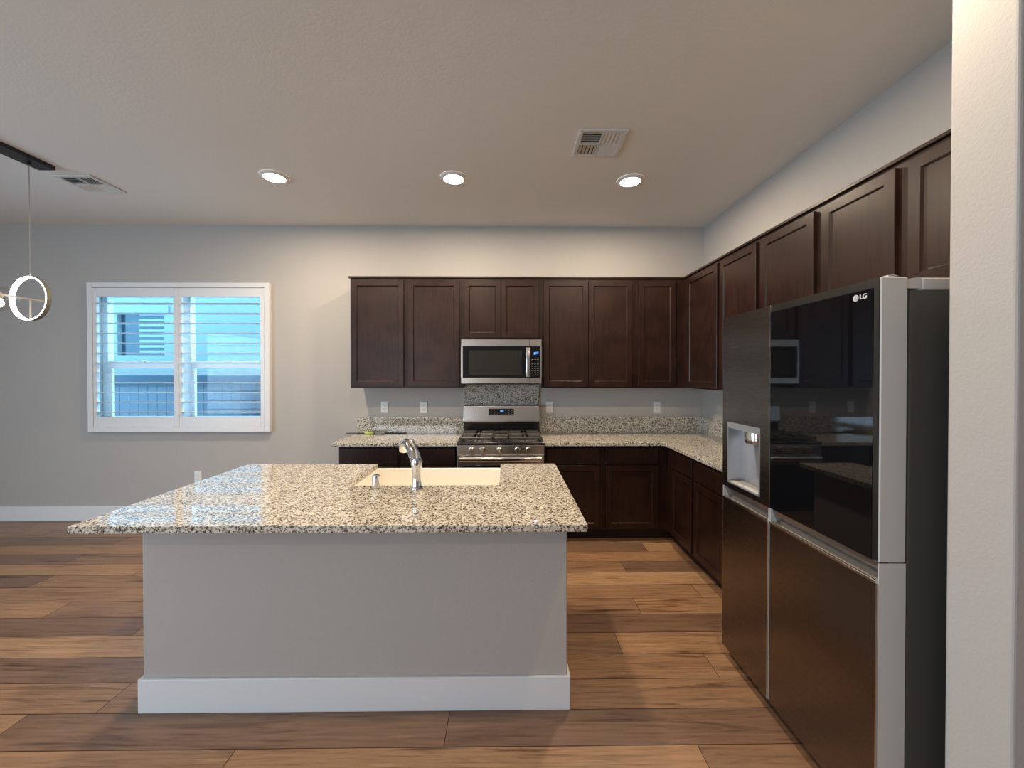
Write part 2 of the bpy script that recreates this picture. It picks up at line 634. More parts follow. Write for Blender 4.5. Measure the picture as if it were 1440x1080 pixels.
# ------------------------------------------------------------------ outside the window
structure(MB().box(-14, 4, D + T + 0.01, 12, -0.25, -0.15).build('ground', M['ground']))
nb = thing('neighbouring_house', 'pale stucco house wall seen outside between the shutter louvers', 'house', (-6, 8.0, -0.15))
m = MB()
NW = (-7.39, -6.51, 1.88, 2.68)
m.box(-13, NW[0], 7.6, 7.8, -0.15, 5.2).box(NW[1], 0, 7.6, 7.8, -0.15, 5.2)
m.box(NW[0], NW[1], 7.6, 7.8, -0.15, NW[2]).box(NW[0], NW[1], 7.6, 7.8, NW[3], 5.2)
m.build('wall', M['stucco'], nb)
wn = MB().box(NW[0], NW[1], 7.68, 7.7, NW[2], NW[3]).build('window', M['nglass'], nb)
m = MB()
for k in range(9):
    m.box(NW[0] + .36, NW[1] - .02, 7.66, 7.675, NW[2] + 0.05 + k * 0.1, NW[2] + 0.095 + k * 0.1)
m.build('blind', M['nblind'], wn)
MB().box(NW[0] - 0.1, NW[1] + 0.1, 7.57, 7.6, NW[3], NW[3] + 0.14).build('window_trim', M['stucco'], nb)
MB().box(-13, 0, 7.0, 7.8, 5.2, 5.35).build('roof_eave', M['stucco'], nb)
fe = thing('board_fence', 'grey vertical board fence outside the window, below the house wall', 'fence', (-5.5, 6.2, -0.15))
m = MB()
x = -9.0
i = 0
while x < -1.5:
    m.box(x, x + 0.138, 6.2, 6.22, -0.15, 1.48 - 0.005 * (i % 3))
    x += 0.143
    i += 1
m.build('boards', M['fence'], fe)
MB().box(-9, -1.5, 6.165, 6.198, 1.36, 1.50).build('rail', M['fence_dark'], fe)
MB().box(-9, -1.5, 6.165, 6.198, 0.1, 0.19).build('rail', M['fence_dark'], fe)
for px_ in (-4.02, -6.4):
    MB().box(px_, px_ + 0.13, 6.07, 6.164, -0.15, 1.46).build('post', M['fence_dark'], fe)


# ------------------------------------------------------------------ cabinets
def door_mesh(T_, x0, x1, z0, z1, y, stile=0.050):
    t = 0.020
    return MB(T_).nested(x0, x1, z0, z1, [(0, y + t), (0, y + 0.002), (0.002, y), (stile, y), (stile + 0.0065, y + 0.0085), (stile + 0.008, y + 0.009)])


def slab_mesh(T_, x0, x1, z0, z1, y):
    t = 0.020
    return MB(T_).nested(x0, x1, z0, z1, [(0, y + t), (0, y + 0.003), (0.003, y)])


def cabinet(name, label, T_, x0, x1, z0, z1, yface, yback, doors=(), drawers=(), group=None, toe=False):
    c = Vector(((x0 + x1) / 2, (yface + yback) / 2, z0))
    if T_ is not None:
        c = T_ @ c
    root = thing(name, label, 'cabinet', c, group)
    g = 0.0008
    if toe:
        MB(T_).box(x0 + g, x1 - g, yface, yback, z0 + 0.10, z1).build('body', M['wood'], root)
        MB(T_).box(x0 + g, x1 - g, yface + 0.07, yback, z0, z0 + 0.0999).build('toe_kick', M['toe'], root)
    else:
        MB(T_).box(x0 + g, x1 - g, yface, yback, z0, z1).build('body', M['wood'], root)
    for d in doors:
        door_mesh(T_, *d, yface - 0.0202).build('door', M['wood'], root)
    for d in drawers:
        slab_mesh(T_, *d, yface - 0.0202).build('drawer', M['wood'], root)
    return root


G1 = 'wall cabinets of the kitchen'
ZU0, ZU1 = 1.384, 2.430
YF, YB_ = 3.81, D - 0.001
dz0, dz1 = ZU0 + 0.012, ZU1 - 0.022
cabinet('wall_cabinet', 'tall dark wall cabinet with one door at the left end beside bare wall', None, -1.502, -0.972, ZU0, ZU1, YF, YB_, [(-1.488, -0.992, dz0, dz1)], group=G1)
cabinet('wall_cabinet', 'tall dark one-door wall cabinet directly left of the microwave', None, -0.972, -0.441, ZU0, ZU1, YF, YB_, [(-0.950, -0.461, dz0, dz1)], group=G1)
cabinet('wall_cabinet', 'short dark two-door wall cabinet above the microwave', None, -0.441, 0.322, 1.848, ZU1, YF, YB_, [(-0.418, -0.066, 1.862, dz1), (-0.062, 0.297, 1.862, dz1)], group=G1)
cabinet('wall_cabinet', 'tall dark two-door wall cabinet directly right of the microwave', None, 0.322, 1.225, ZU0, ZU1, YF, YB_, [(0.344, 0.771, dz0, dz1), (0.775, 1.195, dz0, dz1)], group=G1)
cabinet('wall_cabinet', 'dark narrow-door wall cabinet filling the corner of the back wall', None, 1.225, 2.049, ZU0, ZU1, YF, YB_, [(1.255, 1.612, dz0, dz1)], group=G1)
XF = 1.70
rwx = XR - 0.001
cabinet('wall_cabinet', 'dark one-door wall cabinet on right wall next to the corner', RW, -3.8095, -3.157, ZU0, ZU1, XF, rwx, [(-3.712, -3.178, dz0, dz1)], group=G1)
cabinet('wall_cabinet', 'dark one-door wall cabinet on right wall, second from the corner', RW, -3.157, -2.654, ZU0, ZU1, XF, rwx, [(-3.137, -2.678, dz0, dz1)], group=G1)
cabinet('wall_cabinet', 'dark one-door wall cabinet on right wall, last before the fridge', RW, -2.654, -2.143, ZU0, ZU1, XF, rwx, [(-2.630, -2.171, dz0, dz1)], group=G1)
cabinet('wall_cabinet', 'dark two-door wall cabinet above the refrigerator', RW, -2.143, -1.201, 1.865, ZU1, XF, rwx, [(-2.116, -1.712, 1.878, dz1), (-1.655, -1.235, 1.878, dz1)], group=G1)
m = MB()
m.prism([(-1.516, 3.795), (1.685, 3.795), (1.685, 1.201), (rwx, 1.201), (rwx, YB_), (-1.516, YB_)], ZU1 + 0.0005, ZU1 + 0.018)
tag(m.build('cabinet_top_molding', M['wood'], bevel=0.003), 'thin dark wood molding running along the top of all wall cabinets', 'molding')

G2 = 'base cabinets of the kitchen'
BF, BB = 3.577, D - 0.001
ZB1 = 0.873
dr = (0.703, 0.852)
dd = (0.118, 0.690)
cabinet('base_cabinet', 'dark base cabinet at the left end of the back counter', None, -1.518, -0.972, 0, ZB1, BF, BB, [(-1.50, -0.990, *dd)], [(-1.50, -0.990, *dr)], G2, True)
cabinet('base_cabinet', 'dark base cabinet directly left of the range', None, -0.972, -0.452, 0, ZB1, BF, BB, [(-0.952, -0.470, *dd)], [(-0.952, -0.470, *dr)], G2, True)
cabinet('base_cabinet', 'dark base cabinet directly right of the range', None, 0.328, 0.857, 0, ZB1, BF, BB, [(0.350, 0.828, *dd)], [(0.350, 0.828, *dr)], G2, True)
cabinet('base_cabinet', 'dark base cabinet on the back wall next to the inner corner', None, 0.857, 2.049, 0, ZB1, BF, BB, [(0.885, 1.360, *dd)], [(0.885, 1.360, *dr)], G2, True)
BX = 1.442
cabinet('base_cabinet', 'dark narrow base cabinet on the right wall next to the inner corner', RW, -3.576, -3.032, 0, ZB1, BX, rwx, [(-3.445, -3.050, *dd)], [(-3.445, -3.050, *dr)], G2, True)
cabinet('base_cabinet', 'dark base cabinet on the right wall beside the fridge', RW, -3.032, -2.165, 0, ZB1, BX, rwx, [(-3.016, -2.602, *dd), (-2.598, -2.19, *dd)], [(-3.016, -2.602, *dr), (-2.598, -2.19, *dr)], G2, True)

# countertops and backsplashes
CF = 3.522
m = MB().box(-1.560, -0.4485, CF, D - 0.001, ZC - 0.031, ZC)
tag(m.build('countertop', M['granite'], bevel=0.003), 'speckled granite countertop left of the range', 'countertop', 'granite worktops of the perimeter')
m = MB().prism([(0.3245, CF), (1.397, CF), (1.397, 2.162), (rwx, 2.162), (rwx, D - .001), (0.3245, D - .001)], ZC - 0.031, ZC)
tag(m.build('countertop', M['granite'], bevel=0.003), 'L-shaped speckled granite countertop from range around the corner to fridge', 'countertop', 'granite worktops of the perimeter')
G3 = 'granite backsplash strips'
bz = 1.067
tag(MB().box(-1.560, -0.4485, D - 0.021, D - 0.001, ZC + 0.0002, bz, .001, 1).build('backsplash', M['granite']), 'low granite backsplash strip left of the range', 'backsplash', G3)
tag(MB().box(0.3245, rwx - 0.0205, D - 0.021, D - 0.001, ZC + 0.0002, bz, .001, 1).build('backsplash', M['granite']), 'low granite backsplash strip right of the range on back wall', 'backsplash', G3)
tag(MB().box(rwx - 0.020, rwx, 2.162, D - 0.001, ZC + 0.0002, bz, .001, 1).build('backsplash', M['granite']), 'low granite backsplash strip on the right wall, partly hidden by the fridge', 'backsplash', G3)
tag(MB().box(-0.447, 0.323, D - 0.021, D - 0.001, 0.93, 1.3745 + 0.045).build('backsplash', M['granite']), 'tall granite panel on wall between range and microwave', 'backsplash', G3)

# ------------------------------------------------------------------ microwave
mw = thing('microwave', 'stainless over-the-range microwave with black glass door', 'microwave', (-0.062, 3.94, 1.421))
MX0, MX1, MZ0, MZ1, MY = -0.4405, 0.3205, 1.421, 1.8465, 3.742
MB().box(MX0, MX1, MY + 0.03, D - 0.022, MZ0, MZ1 - 0.002, .003, 1).build('body', M['enamel'], mw)
dx1 = 0.205
m = MB()
m.box(MX0, dx1, MY, MY + 0.029, MZ0 + 0.006, MZ0 + 0.060, .003, 1).box(MX0, dx1, MY, MY + 0.029, MZ1 - 0.068, MZ1 - 0.003, .003, 1)
m.box(MX0, MX0 + 0.016, MY, MY + 0.029, MZ0 + 0.060, MZ1 - 0.068)
m.build('door', M['steel'], mw)
dg = MB().box(MX0 + 0.016, dx1, MY + 0.003, MY + 0.029, MZ0 + 0.0605, MZ1 - 0.0685).build('door_glass', M['blackglass'], mw)
MB().box(MX0 + 0.075, 0.135, MY + 0.0015, MY + 0.0028, MZ0 + 0.085, MZ1 - 0.105).build('screen', M['mesh_glass'], dg)
m = MB()
m.box(dx1 + 0.002, MX1, MY, MY + 0.029, MZ0 + 0.006, MZ0 + 0.060, .003, 1).box(dx1 + 0.002, MX1, MY, MY + 0.029, MZ1 - 0.068, MZ1 - 0.003, .003, 1)
m.box(MX1 - 0.016, MX1, MY, MY + 0.029, MZ0 + 0.060, MZ1 - 0.068)
m.build('control_frame', M['steel'], mw)
cp = MB().box(dx1 + 0.002, MX1 - 0.0162, MY + 0.003, MY + 0.029, MZ0 + 0.0605, MZ1 - 0.0685).build('control_panel', M['blackglass'], mw)
m = MB()
for i in range(3):
    for j in range(8):
        if j == 6:
            continue
        m.box(0.226 + i * 0.026, 0.239 + i * 0.026, MY + 0.0018, MY + 0.0029, 1.505 + j * 0.021, 1.510 + j * 0.021)
m.build('panel_markings', M['keys'], cp)
m = MB()
for i, xx in enumerate((0.247, 0.262, 0.279)):
    m.box(xx, xx + 0.010, MY + 0.001, MY + 0.0029, 1.700 + 0.004 * i, 1.722 + 0.003 * i)
m.build('display', M['clock'], cp)
hx = 0.192
m = MB()
m.box(hx - 0.021, hx + 0.021, MY - 0.048, MY - 0.032, 1.488, 1.765, .006, 3)
hb = m.build('handle', M['steel_bright'], mw, smooth=True)
for zz in (1.50, 1.73):
    MB().box(hx - 0.010, hx + 0.010, MY - 0.033, MY + 0.004, zz, zz + 0.022).build('standoff', M['steel_bright'], hb)
pts = [(-0.062 + 0.030 * math.cos(a) * (1 - 0.25 * a / 6), MY - 0.0008, 1.811 + 0.008 * math.sin(a)) for a in [0.3 + 0.35 * k for k in range(17)]]
MB().tube(pts, 0.0012, 6).build('emblem', M['grey_plastic'], mw)
MB().box(MX0 + 0.03, MX1 - 0.03, MY + 0.04, MY + 0.15, MZ0 - 0.004, MZ0 - 0.0002).build('vent_grille', M['slot'], mw)

# ------------------------------------------------------------------ range
rg = thing('gas_range', 'stainless gas range with black cooktop and backguard clock', 'range', (-0.062, 3.8, 0))
X0, X1 = -0.4465, 0.3225
RY = 3.475
MB().box(X0, X1, RY + 0.045, D - 0.03, 0.03, 0.893, .002, 1).build('body', M['enamel'], rg)
# cooktop tray with a rounded black front lip
m = MB()
m.box(X0 - 0.001, X1 + 0.001, RY - 0.010, D - 0.075, 0.8935, 0.921, .009, 3)
m.build('cooktop', M['enamel'], rg, smooth=True)
# backguard
bgm = MB()
bgm.box(X0 + 0.002, X1 - 0.002, 4.035, D - 0.024, 0.9215, 1.030)
bgm.build('backguard_base', M['enamel'], rg)
bg = MB().prism([(4.005, 1.03), (D - 0.024, 1.03), (D - 0.024, 1.198), (4.030, 1.198), (4.022, 1.192)], X0, X1, 'x').build('backguard', M['steel'], rg, bevel=0.003)
MB().box(X0, X1, 3.997, 4.02, 1.030, 1.044, .003, 1).build('trim_strip', M['steel_bright'], bg)
dp = MB().box(-0.192, 0.062, 4.005, 4.03, 1.100, 1.166, .001, 1).build('clock_panel', M['blackglass'], rg)
MB().box(-0.198, 0.068, 4.0075, 4.03, 1.094, 1.172, .001, 1).build('panel_bezel', M['steel_bright'], dp)
m = MB()
for i in range(3):
    m.box(-0.075 + i * 0.012, -0.066 + i * 0.012, 4.0035, 4.0055, 1.139, 1.155)
m.build('display', M['clock'], dp)
m = MB()
for xx in (-0.168, -0.138, -0.10, -0.02, 0.012, 0.042):
    for zz in (1.112, 1.130, 1.148):
        if (xx, zz) in ((-0.10, 1.148), (-0.02, 1.13)):
            continue
        m.box(xx - 0.005, xx + 0.005, 4.0038, 4.0055, zz - 0.0018, zz + 0.0018)
m.build('panel_markings', M['keys'], dp)
# burners and caps
for bx, by, br in ((-0.27, 3.66, .05), (-0.27, 3.90, .042), (0.146, 3.66, .055), (0.146, 3.90, .04), (-0.062, 3.78, .045)):
    b = MB().lathe([(br * 0.6, 0.9212), (br, 0.9215), (br, 0.930), (br * 0.8, 0.932)], (bx, by, 0), 20).build('burner', M['iron'], rg, smooth=True)
    MB().lathe([(br * 0.72, 0.9325), (br * 0.75, 0.935), (br * 0.7, 0.940), (br * 0.3, 0.941)], (bx, by, 0), 20).build('burner_cap', M['enamel'], b, smooth=True)


def grate(x0, x1, middle=False):
    m = MB()
    y0, y1 = 3.505, 4.015
    z0, z1 = 0.943, 0.956
    bw = 0.012
    m.box(x0, x1, y0, y0 + 0.015, z0 - .002, z1, .003, 1).box(x0, x1, y1 - bw, y1, z0, z1, .003, 1)
    m.box(x0, x0 + bw, y0, y1, z0, z1, .003, 1).box(x1 - bw, x1, y0, y1, z0, z1, .003, 1)
    for fx in (x0, x1 - bw):
        for fy in (y0, y1 - bw):
            m.box(fx, fx + bw, fy, fy + bw, 0.9212, z0 + .002)
    xm_ = (x0 + x1) / 2
    if middle:
        for yy in (3.60, 3.66, 3.72, 3.84, 3.90, 3.96):
            m.box(x0 + bw, x1 - bw, yy - .005, yy + .005, z0, z1, .002, 1)
        m.box(xm_ - .005, xm_ + .005, y0, 3.745, z0, z1, .002, 1).box(xm_ - .005, xm_ + .005, 3.815, y1, z0, z1, .002, 1)
    else:
        m.box(x0 + bw, x1 - bw, 3.755, 3.767, z0, z1, .002, 1)
        for cyy in (3.66, 3.90):
            for sx in (-1, 1):
                for oy in (-0.065, 0, 0.065):
                    xa, xb = (x0 + bw, xm_ - 0.028) if sx < 0 else (xm_ + 0.028, x1 - bw)
                    m.box(xa, xb, cyy + oy - .005, cyy + oy + .005, z0, z1, .002, 1)
            m.box(xm_ - .005, xm_ + .005, cyy - 0.15 + .03, cyy - 0.028, z0, z1, .002, 1)
            m.box(xm_ - .005, xm_ + .005, cyy + 0.028, cyy + 0.115, z0, z1, .002, 1)
    m.build('grate', M['iron'], rg)


grate(X0 + 0.02, -0.135)
grate(-0.131, 0.007, True)
grate(0.011, X1 - 0.02)
# control panel and knobs
MB().box(X0, X1, RY, RY + 0.05, 0.815, 0.893, .004, 2).build('control_panel', M['steel'], rg)
for kx in (-0.318, -0.222, -0.070, 0.086, 0.182):
    k = MB().lathe([(0.026, -0.001), (0.026, -0.008), (0.021, -0.011), (0.020, -0.030), (0.017, -0.033), (0.004, -0.034)], (kx, RY, 0.853), 24, 'y').build('knob', M['steel_bright'], rg, smooth=True)
    MB().box(kx - 0.0075, kx + 0.0075, RY - 0.047, RY - 0.030, 0.829, 0.877, .003, 2).build('grip', M['chrome'], k)
# oven door
od = MB().box(X0 + 0.001, X1 - 0.001, RY + 0.004, RY + 0.044, 0.215, 0.809, .004, 2).build('oven_door', M['steel'], rg)
MB().box(X0 + 0.05, X1 - 0.05, RY + 0.0015, RY + 0.006, 0.30, 0.715, .002, 1).build('oven_window', M['oven_glass'], od)
hd = MB()
pts = []
for k in range(21):
    u = k / 20
    pts.append((X0 + 0.03 + u * (X1 - X0 - 0.06), RY - 0.045 - 0.012 * math.sin(PI * u), 0.778))
for a, b_ in zip(pts, pts[1:]):
    pass
A = []
for p in pts:
    ring = []
    for q in range(14):
        an = 2 * PI * q / 14
        ring.append(hd.bm.verts.new((p[0], p[1] + 0.009 * math.cos(an), p[2] + 0.020 * math.sin(an))))
    A.append(ring)
for r_, s_ in zip(A, A[1:]):
    for q in range(14):
        hd.bm.faces.new((r_[q], r_[(q + 1) % 14], s_[(q + 1) % 14], s_[q]))
hd.bm.faces.new(A[0][::-1])
hd.bm.faces.new(A[-1])
ho = hd.build('handle', M['steel_bright'], od, smooth=True)
for hxx in (X0 + 0.045, X1 - 0.045):
    MB().box(hxx - 0.014, hxx + 0.014, RY - 0.045, RY + 0.006, 0.765, 0.792, .003, 1).build('handle_mount', M['steel'], od)
dw = MB().box(X0 + 0.001, X1 - 0.001, RY + 0.004, RY + 0.044, 0.075, 0.208, .004, 2).build('drawer', M['steel'], rg)
for lx in (X0 + 0.04, X1 - 0.04):
    for ly in (RY + 0.09, D - 0.09):
        MB().cyl((lx, ly, 0), (lx, ly, 0.03), 0.016, n=12).build('foot', M['enamel'], rg)

# ------------------------------------------------------------------ refrigerator (front faces -x)
fr = thing('refrigerator', 'large four-door side-by-side refrigerator with dark steel doors and black glass panel', 'refrigerator', (1.57, 1.685, 0))
Y0, Y1 = 1.232, 2.136
FX = 1.165
YS = 1.749
MB().box(1.262, 1.985, Y0 + 0.004, Y1 - 0.004, 0.03, 1.776, .004, 2).build('body', M['fbody'], fr)
MB().box(1.300, 1.985, Y0 + 0.003, Y1 - 0.003, 1.7765, 1.816, .006, 2).build('top_cover', M['fgrey'], fr)
MB().box(1.2615, 1.30, Y0 + 0.03, Y1 - 0.03, 0.028, 0.075).build('kick_grille', M['slot'], fr)
for yy in (Y0 + 0.05, Y1 - 0.05):
    for xx in (1.33, 1.92):
        MB().cyl((xx, yy, 0), (xx, yy, 0.03), 0.018, n=12).build('foot', M['slot'], fr)
# hinge covers: a curved bridge from the door top to the cover
for ya, yb in ((Y0 + 0.004, Y0 + 0.05), (Y1 - 0.05, Y1 - 0.004)):
    prof = [(1.195, 1.8172), (1.195, 1.823), (1.215, 1.825), (1.235, 1.818), (1.26, 1.812), (1.285, 1.816), (1.2995, 1.8175), (1.2995, 1.782), (1.2558, 1.782), (1.2558, 1.8172)]
    MB().prism(prof, ya, yb, 'y').build('hinge_cover', M['fgrey'], fr)
DX1 = 1.255
ZS, ZT = 0.917, 1.817
# freezer door with the dispenser opening
oy0, oy1, oz0, oz1 = 1.818, 2.086, 0.944, 1.262
fd_y0, fd_y1 = YS + 0.002, Y1
m = MB()
xb = FX + 0.004
m.box(xb, DX1, fd_y0, oy0, ZS, ZT).box(xb, DX1, oy1, fd_y1, ZS, ZT)
m.box(xb, DX1, oy0, oy1, ZS, oz0).box(xb, DX1, oy0, oy1, oz1, ZT).box(DX1 - 0.008, DX1, oy0, oy1, oz0, oz1)
d1 = m.build('door', M['fgrey'], fr)
m = MB()
m.box(FX, xb - 0.0002, fd_y0 + 0.004, oy0, ZS, ZT - .001).box(FX, xb - 0.0002, oy1, fd_y1 - 0.001, ZS, ZT - .001)
m.box(FX, xb - 0.0002, oy0, oy1, ZS, oz0).box(FX, xb - 0.0002, oy0, oy1, oz1, ZT - .001)
m.build('front_panel', M['dsteel'], d1)
MB().box(FX - 0.001, xb - 0.0002, fd_y0, fd_y0 + 0.0038, ZS, ZT).build('edge_strip', M['steel_bright'], d1)
# dispenser lining
m = MB()
tk = 0.006
m.box(FX - 0.002, FX + 0.082, oy0, oy0 + tk, oz0, oz1).box(FX - 0.002, FX + 0.082, oy1 - tk, oy1, oz0, oz1)
m.box(FX - 0.002, FX + 0.082, oy0 + tk, oy1 - tk, oz1 - 0.030, oz1).box(FX - 0.002, FX + 0.082, oy0 + tk, oy1 - tk, oz0, oz0 + tk)
m.box(FX + 0.074, FX + 0.082, oy0 + tk, oy1 - tk, oz0 + tk, oz1 - 0.03)
ds = m.build('dispenser', M['silver'], fr)
MB().box(FX + 0.004, FX + 0.070, oy0 + 0.02, oy1 - 0.02, oz0 + tk + 0.0005, oz0 + tk + 0.005).build('drip_tray', M['fgrey'], ds)
yc = (oy0 + oy1) / 2
MB().lathe([(0.052, oz1 - 0.0305), (0.052, oz1 - 0.062), (0.049, oz1 - 0.065), (0.049, oz1 - 0.070), (0.052, oz1 - 0.073), (0.047, oz1 - 0.088), (0.030, oz1 - 0.094)][::-1], (FX + 0.054, yc - 0.022, 0), 28).build('nozzle', M['steel_bright'], ds, smooth=True)
MB().prism([(FX + 0.045, oz1 - 0.095), (FX + 0.052, oz1 - 0.095), (FX + 0.0735, oz0 + 0.03), (FX + 0.066, oz0 + 0.03)], yc - 0.085, yc - 0.015, 'y').build('paddle', M['silver'], ds, bevel=0.004)
# fridge door with the black glass panel
d2 = MB().box(xb, DX1, Y0, YS - 0.002, ZS, ZT, .003, 1).build('door', M['fgrey'], fr)
MB().box(FX, xb - 0.0002, Y0 + 0.003, YS - 0.003, ZT - 0.030, ZT - 0.001).box(FX, xb - .0002, Y0 + 0.003, Y0 + 0.020, ZS + .004, ZT - 0.030).build('front_panel', M['border'], d2)
MB().box(FX - 0.001, xb - 0.0002, Y0 + 0.0205, YS - 0.003, ZS + 0.002, ZT - 0.0305).build('glass_panel', M['blackglass'], d2)
# maker's mark on the glass: roundel and two letters
lg = MB().lathe([(0.0106, FX - 0.0022), (0.0106, FX - 0.0011)], (0, 1.3160, 1.7655), 28, 'x').build('logo_roundel', M['logo'], d2)
pts = [(FX - 0.0026, 1.3160 + 0.0070 * math.cos(a), 1.7655 + 0.0070 * math.sin(a)) for a in [PI * 0.5 + 0.25 * k for k in range(19)]]
MB().tube(pts, 0.0007, 6).box(FX - 0.0029, FX - 0.0022, 1.3155, 1.3167, 1.762, 1.769).box(FX - 0.0029, FX - 0.0022, 1.3115, 1.3155, 1.762, 1.7632).build('logo_face', M['grey_plastic'], lg)
cu = bpy.data.curves.new('logo_letters', 'FONT')
cu.body = 'LG'
cu.size = 0.0225
cu.extrude = 0.0006
cu.offset = 0.0005
cu.materials.append(M['logo'])
tmp = bpy.data.objects.new('tmp', cu)
COL.objects.link(tmp)
bpy.context.view_layer.update()
tme = bpy.data.meshes.new_from_object(tmp.evaluated_get(bpy.context.evaluated_depsgraph_get()))
bpy.data.objects.remove(tmp)
tme.name = 'logo_letters'
to = bpy.data.objects.new('logo_letters', tme)
COL.objects.link(to)
to.parent = d2
mm = Matrix(((0, 0, -1), (-1, 0, 0), (0, 1, 0))).to_4x4()
mm.translation = Vector((FX - 0.0018, 1.3020, 1.7590)) - Vector(fr.location)
to.matrix_local = mm
# lower doors with the recessed handle channel along the top
for ya, yb in ((Y0, YS + 0.003), (YS + 0.009, Y1)):
    m = MB()
    m.box(xb, DX1, ya, ya + 0.004, 0.052, ZS - 0.003).box(xb, DX1, yb - 0.004, yb, 0.052, ZS - 0.003)
    m.prism([(xb, 0.052), (DX1, 0.052), (DX1, ZS - 0.003), (1.205, ZS - 0.003), (1.205, 0.848), (xb, 0.848)], ya + 0.0041, yb - 0.0041, 'y')
    dl = m.build('door', M['fgrey'], fr)
    MB().box(FX, xb - 0.0002, ya + 0.006, yb - 0.006, 0.053, 0.8475).build('front_panel', M['dsteel'], dl)
    MB().prism([(1.2045, ZS - 0.003), (1.178, ZS - 0.003), (1.181, 0.898), (1.192, 0.872), (1.200, 0.8485), (1.2045, 0.8485)], ya + 0.0042, yb - 0.0042, 'y').build('handle_channel', M['channel'], dl, smooth=True)
    MB().box(FX - 0.003, 1.172, ya + 0.0042, yb - 0.0042, 0.8482, 0.859, .001, 1).build('handle_lip', M['steel_bright'], dl)
    MB().box(FX - 0.0008, xb - 0.0004, ya + 0.0005 if ya < 1.5 else yb - .0055, ya + 0.0055 if ya < 1.5 else yb - .0005, 0.053, 0.8475).build('edge_strip', M['steel_bright'], dl)
    if ya > 1.5:
        MB().box(FX - 0.0008, xb - 0.0004, ya + 0.0005, ya + 0.0055, 0.053, 0.8475).build('edge_strip', M['steel_bright'], dl)

# ------------------------------------------------------------------ island
IX0, IX1, IY0, IY1 = -1.634, 0.268, 1.785, 2.640
isl = thing('kitchen_island', 'grey painted kitchen island base with white baseboard', 'kitchen island', ((IX0 + IX1) / 2, 2.2, 0))
zi = 0.8735
m = MB()
m.prism([(IX0, IY0), (IX1, IY0), (IX1, IY1), (IX1 - 0.06, IY1), (IX1 - 0.06, IY0 + 0.10), (IX0 + 0.06, IY0 + 0.10), (IX0 + 0.06, IY1), (IX0, IY1)], 0, zi)
m.build('half_wall', M['island_paint'], isl, bevel=0.004)
m = MB()
bt = 0.014
m.prism([(IX0 - bt, IY0 - bt), (IX1 + bt, IY0 - bt), (IX1 + bt, IY1), (IX1 + 0.0005, IY1), (IX1 + 0.0005, IY0 - 0.0005), (IX0 - 0.0005, IY0 - 0.0005), (IX0 - 0.0005, IY1), (IX0 - bt, IY1)], 0, 0.152)
m.build('baseboard', M['trim'], isl, bevel=0.003)
m = MB().box(IX0 + 0.061, IX1 - 0.061, IY0 + 0.101, IY1 - 0.02, 0.10, 0.60)
m.box(IX0 + 0.061, -0.935, IY0 + 0.101, IY1 - 0.02, 0.60, zi).box(0.0, IX1 - 0.061, IY0 + 0.101, IY1 - 0.02, 0.60, zi)
m.build('cabinet_body', M['wood'], isl)
R180 = Matrix.Rotation(PI, 4, 'Z')
for xa, xb_, z1_ in ((-1.555, -0.945, 0.85), (-0.90, -0.475, 0.59), (-0.465, -0.035, 0.59), (0.01, 0.20, 0.85)):
    door_mesh(R180, -xb_, -xa, 0.12, z1_, -(IY1 + 0.0005)).build('door', M['wood'], isl)
# granite top with the notch for the apron-front sink
TX0, TX1, TY0, TY1 = -1.756, 0.323, 1.594, 2.698
SXa, SXb, SYa = -0.880, -0.048, 2.172
m = MB().prism([(TX0, TY0), (TX1, TY0), (TX1, TY1), (SXb, TY1), (SXb, SYa), (SXa, SYa), (SXa, TY1), (TX0, TY1)], ZC - 0.030, ZC)
tag(m.build('island_countertop', M['granite'], bevel=0.0025), 'large speckled granite slab on the island, notched around the sink', 'countertop')
# sink
sk = thing('farmhouse_sink', 'cream apron-front farmhouse sink set in the island countertop', 'sink', (-0.464, 2.44, 0.64))
a0, a1, b0, b1, zs = SXa - 0.018, SXb + 0.018, SYa - 0.018, 2.715, ZC - 0.0312
wt = 0.022
m = MB()
m.nested(0, 1, 0, 1, [(0, 0)], cap=False) if False else None
loops = []
for (xa, xb_, ya, yb_, z) in ((a0, a1, b0, b1, 0.64), (a0, a1, b0, b1, zs), (a0 + wt, a1 - wt, b0 + wt, b1 - wt, zs), (a0 + wt + .01, a1 - wt - .01, b0 + wt + .01, b1 - wt - .01, 0.69), (a0 + wt + .04, a1 - wt - .04, b0 + wt + .04, b1 - wt - .04, 0.672)):
    loops.append([m.bm.verts.new(p) for p in ((xa, ya, z), (xb_, ya, z), (xb_, yb_, z), (xa, yb_, z))])
for A_, B_ in zip(loops, loops[1:]):
    for k in range(4):
        m.bm.faces.new((A_[k], A_[(k + 1) % 4], B_[(k + 1) % 4], B_[k]))
m.bm.faces.new(loops[0][::-1])
m.bm.faces.new(loops[-1])
m.build('basin', M['sink'], sk, bevel=0.006)
MB().lathe([(0.045, 0.6725), (0.045, 0.675), (0.03, 0.676), (0.028, 0.6735)], (-0.464, 2.46, 0), 24).build('drain', M['steel_bright'], sk, smooth=True)

